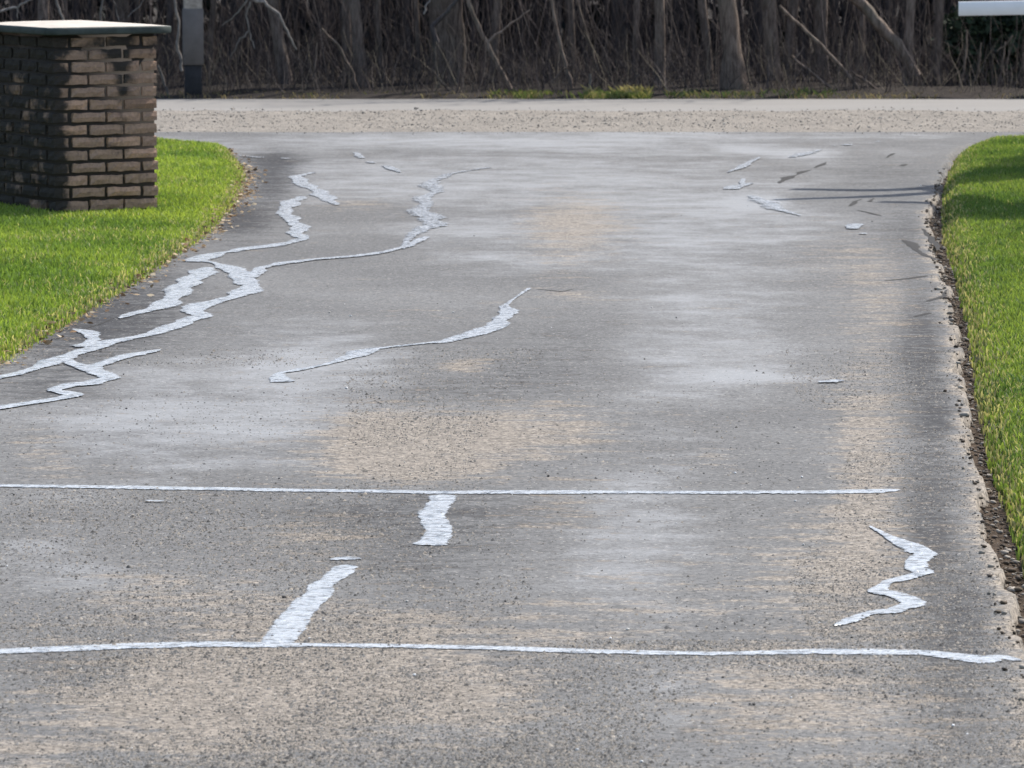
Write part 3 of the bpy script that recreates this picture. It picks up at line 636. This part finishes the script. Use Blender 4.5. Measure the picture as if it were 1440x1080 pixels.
YW = YR1 + .55
ra, rb = V(1348, 2.5, YW), V(1348, 22.5, YW)
rail = empty('white_rail', (ra.x, YW, 0), math.radians(-9)); tag(rail, 'white painted board rail above the dark evergreen shrub at the far right', 'rail')
mb = MB()
zs = (rb.z, rb.z + .006, ra.z - .006, ra.z); ring = []
for xx in (0, .004, 3.4):
    for (y_, z_) in ((0, zs[1]), (.006, zs[0]), (.04, zs[0]), (.045, zs[1]), (.045, zs[2]), (.04, zs[3]), (.006, zs[3]), (0, zs[2])): ring.append((xx, y_, z_ + xx * .022))
f = [(k * 8 + i, (k + 1) * 8 + i, (k + 1) * 8 + (i + 1) % 8, k * 8 + (i + 1) % 8) for k in range(2) for i in range(8)]
mb.add(ring, f); mb.f4.append(np.array([(0, 1, 2, 3), (0, 3, 4, 7), (7, 4, 5, 6), (19, 18, 17, 16), (23, 20, 19, 16), (22, 21, 20, 23)]))
mb.build('board', m_plain('white board paint', (.80, .81, .82), .5, .06, 6), rail)
M_dpost = m_plain('dark rail post', (.05, .045, .04), .9, .4, 14)
for xx in (.95, 2.9):
    mb = MB(); mb.box((xx - .05, .05, -.6), (xx + .05, .15, ra.z + .01)); mb.build('rail_post', M_dpost, rail)

# ------------------------------------------------------------------ woods across the road
o = grid_sheet('woodland_floor', np.linspace(-30, 40, 141), np.linspace(YR1 - .08, YR1 + 26, 90),
               lambda X, Y: zlane(Y) - .03 + .045 * sstep(YR1 - .08, YR1 + .1, Y) + .10 * sstep(YR1, YR1 + .8, Y) * (fbm(X * 1.2, Y * 1.2) - .3), m_soil('leaf mould', (.020, .017, .015), (.055, .044, .037), 18.0)); tag(o, kind='structure')
BA = m_bark('grey brown bark', (.09, .067, .055), (.25, .197, .163)); BB = m_bark('brown bark', (.085, .064, .054), (.22, .175, .15)); BD = m_bark('dark bark', (.045, .038, .039), (.115, .098, .096)); BP = m_bark('pale dead wood', (.15, .135, .125), (.34, .31, .285))
def limbs(mb, base, d, length, r, depth, rr):
    n = 6; pts = [np.array(base)]; dd = np.array(d, float)
    for i in range(n):
        dd = dd + np.array([rr.gauss(0, .13), rr.gauss(0, .13), rr.gauss(.02, .08)]); dd /= np.linalg.norm(dd); pts.append(pts[-1] + dd * length / n)
    mb.tube(pts, np.linspace(r, r * .35, n + 1), 5 if depth else 6)
    if depth < 2:
        for k in range(3 if depth else 4):
            i = rr.randint(2, n); nd = dd + np.array([rr.gauss(0, .6), rr.gauss(0, .6), rr.gauss(.15, .3)]); nd /= np.linalg.norm(nd)
            limbs(mb, pts[i], nd, length * rr.uniform(.4, .65), r * .45, depth + 1, rr)
def bare_tree(label, px, wpx, Y, toppx, mat, height, flare=1.5, seed=0, group='bare trees across the road', nl=5):
    """px: base position, toppx: where the stem leaves the top of the picture"""
    rr = random.Random(seed); zb = float(zlane(Y)) - .05
    bx = V(px, 130, Y).x; b2 = V(toppx, 0, Y); tilt = (b2.x - bx) / max(.3, b2.z - zb)
    r = wpx / F * (Y * cp) / 2
    root = empty('bare_tree', (bx, Y, zb)); tag(root, label, 'tree', group)
    hs_ = np.concatenate([np.linspace(0, 1.6, 12), np.linspace(1.9, height, 10)]); pts = []
    for h in hs_:
        k = tilt * min(h, 2.2) + tilt * .35 * max(0, h - 2.2)
        pts.append((k + .03 * math.sin(h * 2.1 + seed) * min(1, h), .03 * math.sin(h * 1.7 + seed * 2), h))
    rad = r * np.interp(hs_, [0, .12, .4, 1.6, height], [flare * 1.12, flare, 1.08, .95, .3])
    mb = MB(); mb.tube(pts, rad, 12, rough=.13, seed=seed); mb.build('trunk', mat, root, True)
    for k in range(nl):
        mb = MB(); i = rr.randint(13, 20); a = rr.uniform(0, 6.28); limbs(mb, pts[i], (math.cos(a) * .7, math.sin(a) * .7, .7), rr.uniform(1.2, 2.4), rad[i] * .5, 0, rr); mb.build('limb', mat, root, True)
    return root
G1 = 'bare trees across the road'
TR = [('thick forked looking dark trunk left of the picture middle, widest in the woods', 628, 46, YR1 + 2.2, 626, BA, 8, 1.15),
      ('light brown trunk with flared foot, right of the picture middle', 1032, 24, YR1 + .9, 1024, BA, 7, 1.75),
      ('straight grey trunk just right of the flared trunk', 1089, 20, YR1 + 2.0, 1085, BA, 7, 1.15),
      ('brown trunk between the long leaning pole and the grey trunk', 1157, 19, YR1 + 2.4, 1155, BB, 7, 1.1),
      ('straight brown trunk left of two near the white rail', 1276, 13, YR1 + 1.4, 1279, BB, 6, 1.3),
      ('slim trunk nearest the white rail', 1318, 11, YR1 + 1.6, 1318, BB, 6, 1.3),
      ('slim upright trunk between picture middle and flared trunk', 927, 14, YR1 + 1.7, 925, BA, 6, 1.25),
      ('slim straight trunk left of the thick dark trunk', 507, 16, YR1 + 1.6, 500, BB, 6, 1.35),
      ('brown trunk behind the drooping pale branch', 404, 16, YR1 + 1.8, 385, BB, 6, 1.4),
      ('thin stem close beside the slim straight left trunk', 537, 8, YR1 + 2.0, 533, BB, 5, 1.2),
      ('dark trunk in the gap right of picture middle', 872, 20, YR1 + 4.0, 870, BD, 7, 1.1),
      ('dark trunk behind the leaning poles in the picture middle', 782, 15, YR1 + 4.5, 780, BD, 7, 1.1),
      ('thin dark trunk right of the thick trunk', 690, 11, YR1 + 4.2, 693, BD, 7, 1.1),
      ('thin trunk behind the crossing poles right of the brown trunk', 1211, 9, YR1 + 3.0, 1211, BB, 6, 1.1),
      ('dark trunk far back right of the flared trunk', 1059, 12, YR1 + 5.0, 1062, BD, 7, 1.1),
      ('dark trunk left of the flared trunk, deep in the woods', 975, 14, YR1 + 4.6, 972, BD, 7, 1.1),
      ('dark trunk far back between the drooping branch and slim trunk', 455, 13, YR1 + 4.4, 452, BD, 7, 1.1),
      ('dark trunk just right of the grey post', 330, 12, YR1 + 3.8, 333, BD, 7, 1.1),
      ('dark trunk just left of the grey post', 240, 12, YR1 + 3.0, 236, BD, 7, 1.1),
      ('brown trunk rising behind the pillar cap', 175, 17, YR1 + 3.0, 172, BB, 7, 1.1),
      ('brown trunk rising at the left end above the pillar', 60, 16, YR1 + 2.5, 64, BB, 7, 1.1),
      ('thin dark trunk left of the thick trunk', 572, 10, YR1 + 3.4, 575, BD, 7, 1.1),
      ('dark slim trunk in the deep gap left of the slim upright trunk', 902, 9, YR1 + 5.2, 899, BD, 7, 1.1)]
for i, a in enumerate(TR): bare_tree(*a, seed=i + 1)
tr_ = random.Random(31)
for i in range(44):
    px = -20 + 1480 * (i + tr_.uniform(.1, .9)) / 44; near = i % 3 == 0
    bare_tree('slim brown trunk among the many in the middle rows of the woods' if near else 'slim dark trunk among the many deep in the woods', px, tr_.uniform(6, 13), YR1 + (tr_.uniform(2.2, 3.2) if near else tr_.uniform(3.4, 6.5)), px + tr_.gauss(0, 6), BB if near else BD, tr_.uniform(5, 7.5), 1.12, seed=60 + i,
              group='slim trunks in the middle rows of the woods' if near else 'slim trunks deep in the woods', nl=2)

# leaning poles and dead branches, each a thing
def fallen(label, pts, r0, r1, Y, mat, forks=(), name='dead_branch', cat='branch', wob=.005):
    rr = random.Random(len(label) + int(pts[0][0]))
    P = [V(a, b, Y + (c if c else 0)) for a, b, c in [(q + (0,))[:3] for q in pts]]
    org = P[0].copy()
    def path(Q):
        out = []
        for i in range(len(Q) - 1):
            for k in range(4): out.append(Q[i].lerp(Q[i + 1], k / 4))
        out.append(Q[-1]); return [np.array(q - org) + (0 if j in (0, len(out) - 1) else 1) * np.array([rr.gauss(0, wob), rr.gauss(0, wob), rr.gauss(0, wob)]) for j, q in enumerate(out)]
    mb = MB(); pp = path(P); mb.tube(pp, np.linspace(r0, r1, len(pp)), 6, rough=.15, seed=r0 * 100)
    for fk in forks:
        Q = [V(a, b, Y) for a, b in fk]; q = path(Q); mb.tube(q, np.linspace(max(r0, r1) * .62, max(r0, r1) * .28, len(q)), 5)
    o = mb.build(name, mat, smooth=True); o.location = org
    return tag(o, label, cat, 'leaning and fallen branches at the wood edge')
fallen('long pale pole leaning right, just right of the thick trunk', [(722, 134), (700, 92), (684, 60), (668, 28), (654, -14)], .026, .02, YR1 + 1.0, BA, [[(684, 62), (712, 38), (745, 14)]])
fallen('thin pole leaning left of picture middle top, second from the thick trunk', [(806, 132), (796, 90), (784, 48), (776, -6)], .018, .014, YR1 + 1.1, BA)
fallen('thin pole leaning right of picture middle, third from the thick trunk', [(848, 128), (836, 80), (820, 30), (808, -10)], .014, .009, YR1 + 1.2, BA, [[(832, 64), (812, 36), (806, 8)]])
fallen('long straight pole leaning steeply across the brown trunk on the right', [(1216, 134), (1172, 82), (1136, 46), (1096, 8)], .018, .015, YR1 + .8, BA)
fallen('thick broken limb leaning towards the straight brown trunk near the rail', [(1288, 108), (1262, 62), (1230, 26), (1196, -12)], .05, .06, YR1 + 1.3, BA)
fallen('short pole crossing under the long straight one on the right', [(1246, 136), (1214, 112), (1196, 100)], .015, .010, YR1 + .7, BB, [[(1216, 114), (1230, 78)]])
fallen('dead branch lying against the flared trunk side, low on the right', [(1180, 136), (1150, 108), (1118, 84), (1112, 78)], .016, .012, YR1 + .9, BB, [[(1118, 84), (1130, 66)]])
fallen('long drooping pale branch with forked twigs right of the grey post', [(348, -4), (372, 4), (392, 20), (404, 44), (417, 70)], .018, .009, YR1 + .5, BP, [[(352, 2), (346, 22), (352, 50), (358, 68)], [(349, 44), (336, 58), (324, 80)], [(348, 0), (330, 22), (312, 36)]])
fallen('pale pole leaning right over the left brush', [(506, 134), (492, 94), (474, 62), (452, 40)], .017, .012, YR1 + .8, BA, [[(478, 128), (486, 108), (494, 98)]])
fallen('thin upright pale stick left of the pale leaning pole', [(446, 134), (442, 100), (446, 60)], .012, .008, YR1 + .8, BA)
fallen('pale curved branch beside the grey post', [(256, 100), (250, 70), (252, 30), (244, -6)], .014, .010, YR1 + .6, BP)
fallen('pale stick leaning on the pillar side of the post', [(238, 140), (229, 112), (222, 92)], .014, .010, YR1 + .5, BP)
fallen('pale arching branch above the left end of the pillar cap', [(-30, 20), (8, 14), (30, 8), (52, -6)], .013, .010, YR1 + .9, BP, [[(24, 9), (25, 26)]])
fallen('thin pale twig behind the pillar cap, left of two', [(92, 36), (84, 12), (74, -10)], .013, .011, YR1 + .9, BP)
fallen('thin pale forked twig behind the pillar cap, right of two', [(142, 36), (142, 14), (146, -10)], .011, .009, YR1 + .9, BP, [[(168, 30), (163, 8), (158, -8)], [(180, 24), (195, 10), (206, -6)]])
fallen('short white twig stub above the thick trunk', [(596, 20), (598, 8), (608, -4)], .010, .009, YR1 + 1.2, BP)
fallen('crooked branch in front of the thick trunk', [(614, 60), (608, 36), (630, 16), (646, -4)], .03, .014, YR1 + 1.3, BD, [[(610, 40), (612, 90), (618, 132)]])
fallen('low slanting stick beside the thick trunk foot', [(644, 138), (624, 120), (606, 96)], .012, .008, YR1 + .7, BB)
fallen('low stick crossing in front of the leaning poles', [(776, 116), (792, 98), (804, 92)], .010, .007, YR1 + .8, BA)
fallen('pale short stump stick by the verge grass', [(830, 130), (830, 104)], .010, .009, YR1 + .5, BP)
fallen('grey stick slanting beside the slim upright trunk', [(882, 124), (900, 106)], .012, .009, YR1 + .7, BA)
for k, (x0, y0, x1, y1) in enumerate([(1348, 136, 1360, 42), (1364, 134, 1380, 60), (1398, 136, 1414, 58), (1432, 134, 1442, 70), (1424, 50, 1402, 72)]):
    fallen(['leftmost thin stem in front of the dark evergreen shrub', 'second thin stem from the left in front of the evergreen shrub', 'third thin stem from the left in front of the evergreen shrub', 'thin stem at the right picture edge by the evergreen shrub', 'short slanting twig under the white rail'][k], [(x0, y0), ((x0 + x1) / 2 + 3, (y0 + y1) / 2), (x1, y1)], .012, .008, YR1 + 1.0, BA)

# tangled brush: nobody could count it
def stems(n, y0, y1, x0, x1, hmin, hmax, r0, cols, lean, seed, m=5, droop=.0):
    r = np.random.default_rng(seed); y = r.uniform(y0, y1, n); x = r.uniform(x0, x1, n); z = zlane(y)
    h = r.uniform(hmin, hmax, n) ** 1.0; a = r.uniform(0, 6.28, n); le = np.abs(r.normal(0, lean, n)); rad = r0 * r.uniform(.5, 1.5, n)
    t = np.linspace(0, 1, m); bend = r.normal(0, lean * .6, n)
    X = x[:, None] + np.cos(a)[:, None] * (le[:, None] * t + bend[:, None] * t ** 2) * h[:, None]; Yy = y[:, None] + np.sin(a)[:, None] * (le[:, None] * t + bend[:, None] * t ** 2) * h[:, None] * .6
    Z = z[:, None] - .02 + h[:, None] * (t[None] - droop * np.abs(bend)[:, None] * t ** 3)
    jit = r.normal(0, .02, (n, m, 2)) * h[:, None, None]; jit[:, 0] = 0; X = X + jit[..., 0]; Z = Z + jit[..., 1] * .4
    th = np.arange(3) * 2.094 + 0.4; R = rad[:, None] * (1 - .6 * t)[None]
    v = np.stack([X[..., None] + R[..., None] * np.cos(th), Yy[..., None] + R[..., None] * np.sin(th), np.repeat(Z[..., None], 3, -1)], -1)   # n,m,3,3
    base = (np.arange(n) * m * 3)[:, None, None]; i = (np.arange(m - 1) * 3)[None, :, None]; j = np.arange(3)[None, None, :]; k = (j + 1) % 3
    f = np.stack([base + i + j, base + i + k, base + i + 3 + k, base + i + 3 + j], -1).reshape(-1, 4)
    L = np.array(cols); c = L[r.integers(0, len(L), n)] * r.uniform(.6, 1.35, (n, 1))
    return v.reshape(-1, 3), f, np.repeat(c, m * 3, 0)
M_brush = m_tint('brush stems', .9, .15)
mb = MB()
BD_ = [(.040, .036, .041), (.056, .049, .052), (.028, .027, .032)]
BC = [(.105, .086, .080), (.078, .062, .058), (.14, .118, .108), (.06, .049, .047), (.115, .095, .092)]
for args in ((600, YR1 + 1.2, YR1 + 3.6, -6.5, 7, .5, 2.6, .002, BC, .6, 9), (420, YR1 + 1.9, YR1 + 3.6, -6.5, 7, .5, 2.4, .0045, BC, .4, 1), (1300, YR1 + 3, YR1 + 6, -8, 9, .6, 2.6, .006, BD_, .3, 2), (3600, YR1 + .35, YR1 + 2.6, -6.5, 7, .15, .6, .0035, BD_ + BC[1:4] + [(.20, .17, .13)], .7, 3), (300, YR1 + 4.5, YR1 + 8, -9, 11, 3.5, 6.5, .032, [(.05, .045, .05), (.075, .066, .068)], .05, 4), (520, YR1 + 1.4, YR1 + 4, -6.5, 7, .8, 2.4, .0033, BC, .9, 6)):
    v, f, c = stems(*args); mb.add(v, f, c=c)
tag(mb.build('brush', M_brush), 'tangled bare brush and thin stems filling the woods across the road', 'brush', kind='stuff')

# dark evergreen depth of the wood and the shrub at the right
M_ever = m_tint('dark evergreen sprays', .75, .2, .1)
def sprays(centres, radii, n, size, cols, seed):
    r = np.random.default_rng(seed); k = r.integers(0, len(centres), n); c = np.array(centres)[k]; R = np.array(radii)[k]
    d = r.normal(0, 1, (n, 3)); d /= np.linalg.norm(d, axis=1)[:, None]; p = c + d * R * (r.random((n, 1)) ** .45)
    a = r.normal(0, 1, (n, 3)); a /= np.linalg.norm(a, axis=1)[:, None]; b = np.cross(a, r.normal(0, 1, (n, 3))); b /= np.linalg.norm(b, axis=1)[:, None]
    s = size * r.uniform(.5, 1.5, (n, 1)); a = a * s; b = b * s * .28
    v = np.stack([p - b * .4, p + a * .5 - b, p + a, p + a * .45 + b], 1).reshape(-1, 3)
    f = np.arange(n * 4).reshape(-1, 4); L = np.array(cols); cc = L[r.integers(0, len(L), n)] * r.uniform(.5, 1.4, (n, 1))
    return v, f, np.repeat(cc, 4, 0)
mb = MB(); cs_, rs_ = [], []
r_ = random.Random(5)
for k in range(90):
    y = r_.uniform(YR1 + 7.5, YR1 + 15); x = r_.uniform(-9, 20); hh = r_.uniform(6, 9.5); z = float(zlane(y))
    mb.tube([(x, y, z), (x + r_.gauss(0, .1), y, z + hh * .5), (x + r_.gauss(0, .2), y, z + hh)], [.11, .08, .02], 6, c=(.045, .04, .042))
    for q in range(7):
        t_ = .02 + q / 7; cs_.append((x, y, z + hh * t_)); rr_ = 1.5 * (1.15 - t_); rs_.append((rr_, rr_, .75))
v, f, c = sprays(cs_, rs_, 60000, .26, [(.014, .018, .018), (.018, .021, .021), (.017, .017, .020)], 3); mb.add(v, f, c=c)
tag(mb.build('dark_wood', M_ever), 'deep dark mass of wood far behind the bare trunks', 'wood', kind='stuff')

sx, sy = V(1420, 80, YR1 + 2.0).x, YR1 + 1.9; zb = float(zlane(sy))
shr = empty('evergreen_shrub', (sx, sy, zb)); tag(shr, 'dark green evergreen shrub under the white rail at the far right', 'shrub')
v, f, c = sprays([(-.35, .1, .5), (.1, .1, .55), (.55, .1, .6), (.1, .3, .9), (.9, .2, .7), (1.2, .2, .5), (-.2, .2, .25), (.4, .1, .25), (.9, .1, .25)], [(.34, .3, .3)] * 9, 9000, .085, [(.035, .055, .032), (.05, .07, .04), (.028, .042, .03)], 11)
mb = MB(); mb.add(v, f, c=c); mb.build('foliage', M_ever, shr)
mb = MB()
for k in range(6): mb.tube([(k * .25 - .4, .15, -.05), (k * .25 - .36, .15, .4), (k * .26 - .4, .2, .85)], [.016, .012, .005], 5, c=(.08, .065, .055))
mb.build('stems', M_brush, shr)

# grass and dry weeds on the far verge
def verge(n, seed, x0, x1, y0, y1, cols, h0, h1):
    r = np.random.default_rng(seed); x = r.uniform(x0, x1, n); y = r.uniform(y0, y1, n); z = zlane(y)
    keep = (fbm(x * 2.2, y * 1.5 + seed) + .35 * (r.random(n) - .5)) > .46; x, y, z = x[keep], y[keep], z[keep]; n = len(x)
    h = r.uniform(h0, h1, n); a = r.uniform(0, 6.28, n); l = r.uniform(.2, 1.1, n) * h; w_ = r.uniform(.0015, .004, n)
    b0 = np.stack([x - w_, y, z], -1); b1 = np.stack([x + w_, y, z], -1); mm = np.stack([x + np.cos(a) * l * .4 + w_ * .7, y + np.sin(a) * l * .4, z + h * .65], -1); tp = np.stack([x + np.cos(a) * l, y + np.sin(a) * l, z + h * .95], -1)
    v = np.stack([b0, b1, mm, tp], 1).reshape(-1, 3); L = np.array(cols)
    return v, np.arange(n * 4).reshape(-1, 4), np.repeat(L[r.integers(0, len(L), n)] * r.uniform(.7, 1.3, (n, 1)), 4, 0)
mb = MB()
gx0, gx1 = V(690, 135, YR1).x, V(915, 135, YR1).x
for args in ((5200, 1, gx0, gx1, YR1 - .05, YR1 + .5, [(.15, .20, .06), (.22, .25, .10), (.36, .32, .17), (.10, .15, .05)], .02, .075),
             (1100, 2, V(830, 135, YR1).x, gx1, YR1 + .02, YR1 + .5, [(.42, .36, .20), (.30, .28, .13)], .04, .12),
             (1700, 3, V(940, 135, YR1).x, V(1180, 135, YR1).x, YR1 + .05, YR1 + .9, [(.10, .15, .06), (.07, .10, .05), (.22, .20, .11)], .02, .08),
             (4200, 4, -6.5, 6.5, YR1 - .08, YR1 + .6, [(.26, .21, .14), (.18, .14, .10), (.34, .29, .20), (.12, .13, .07)], .015, .06)):
    v, f, c = verge(*args); mb.add(v, f, c=c)
tag(mb.build('verge_weeds', M_grass), 'yellow green grass tufts and dry weeds along the far road edge', 'weeds', kind='stuff')

# ------------------------------------------------------------------ tree off to the right whose limbs shade the lawn
kx, ky = SDIR.x / SDIR.z, SDIR.y / SDIR.z
def lift(px, py, h, z=0.0):
    g = G(px, py, z); return np.array((g.x + kx * (h - z), g.y + ky * (h - z), h))
tb = Vector((7.6, 34.6, .1)); shade = empty('evergreen_tree', tb); tag(shade, 'evergreen tree just beyond the right picture edge, its limbs shading the right lawn', 'tree')
mb = MB(); mb.tube([(0, 0, -.2), (.02, 0, .3), (-.06, .05, 1.4), (-.2, .0, 2.6), (-.15, .1, 3.8), (-.1, .1, 5.2)], [.30, .22, .18, .15, .09, .03], 12, rough=.1); mb.build('trunk', BA, shade, True)
T = np.array(tb)
def limb(P, r0, r1, leafy=0):
    P = [np.array(p) - T for p in P]; mb = MB(); out = []
    for i in range(len(P) - 1):
        for k in range(4): out.append(P[i] + (P[i + 1] - P[i]) * k / 4)
    out.append(P[-1]); out = np.array(out); sm = out.copy(); sm[1:-1] = (out[:-2] + out[1:-1] * 2 + out[2:]) / 4
    mb.tube(sm, np.linspace(r0, r1, len(sm)), 7, rough=.2); o = mb.build('limb', BA, shade, True)
    if leafy:
        c_ = [tuple(q) for q in sm[:leafy]]; rd = [(.42 * (1 - .55 * i / leafy), .62 * (1 - .6 * i / leafy), .16) for i in range(leafy)]
        v, f, c = sprays(c_, rd, 420 * leafy, .12, [(.03, .05, .03), (.045, .065, .035)], leafy)
        mb = MB(); mb.add(v, f, c=c); mb.build('foliage', M_ever, o)
t1 = T + np.array((-.1, .05, 1.7)); t2 = T + np.array((-.2, 0, 2.3))
limb([t1, lift(1500, 200, 1.9, .15), lift(1440, 222, 2.0, .15), lift(1385, 242, 2.1, .1), lift(1332, 263, 2.2), lift(1240, 268, 2.5), lift(1120, 266, 2.8)], .20, .075, 15)
limb([t2, lift(1500, 268, 2.4, .15), lift(1440, 280, 2.5, .15), lift(1385, 278, 2.6, .1), lift(1325, 285, 2.7), lift(1240, 284, 2.9)], .20, .06, 12)
limb([lift(1335, 270, 2.25), lift(1240, 276, 2.6), lift(1180, 278, 2.8), lift(1092, 281, 3.1)], .10, .06)
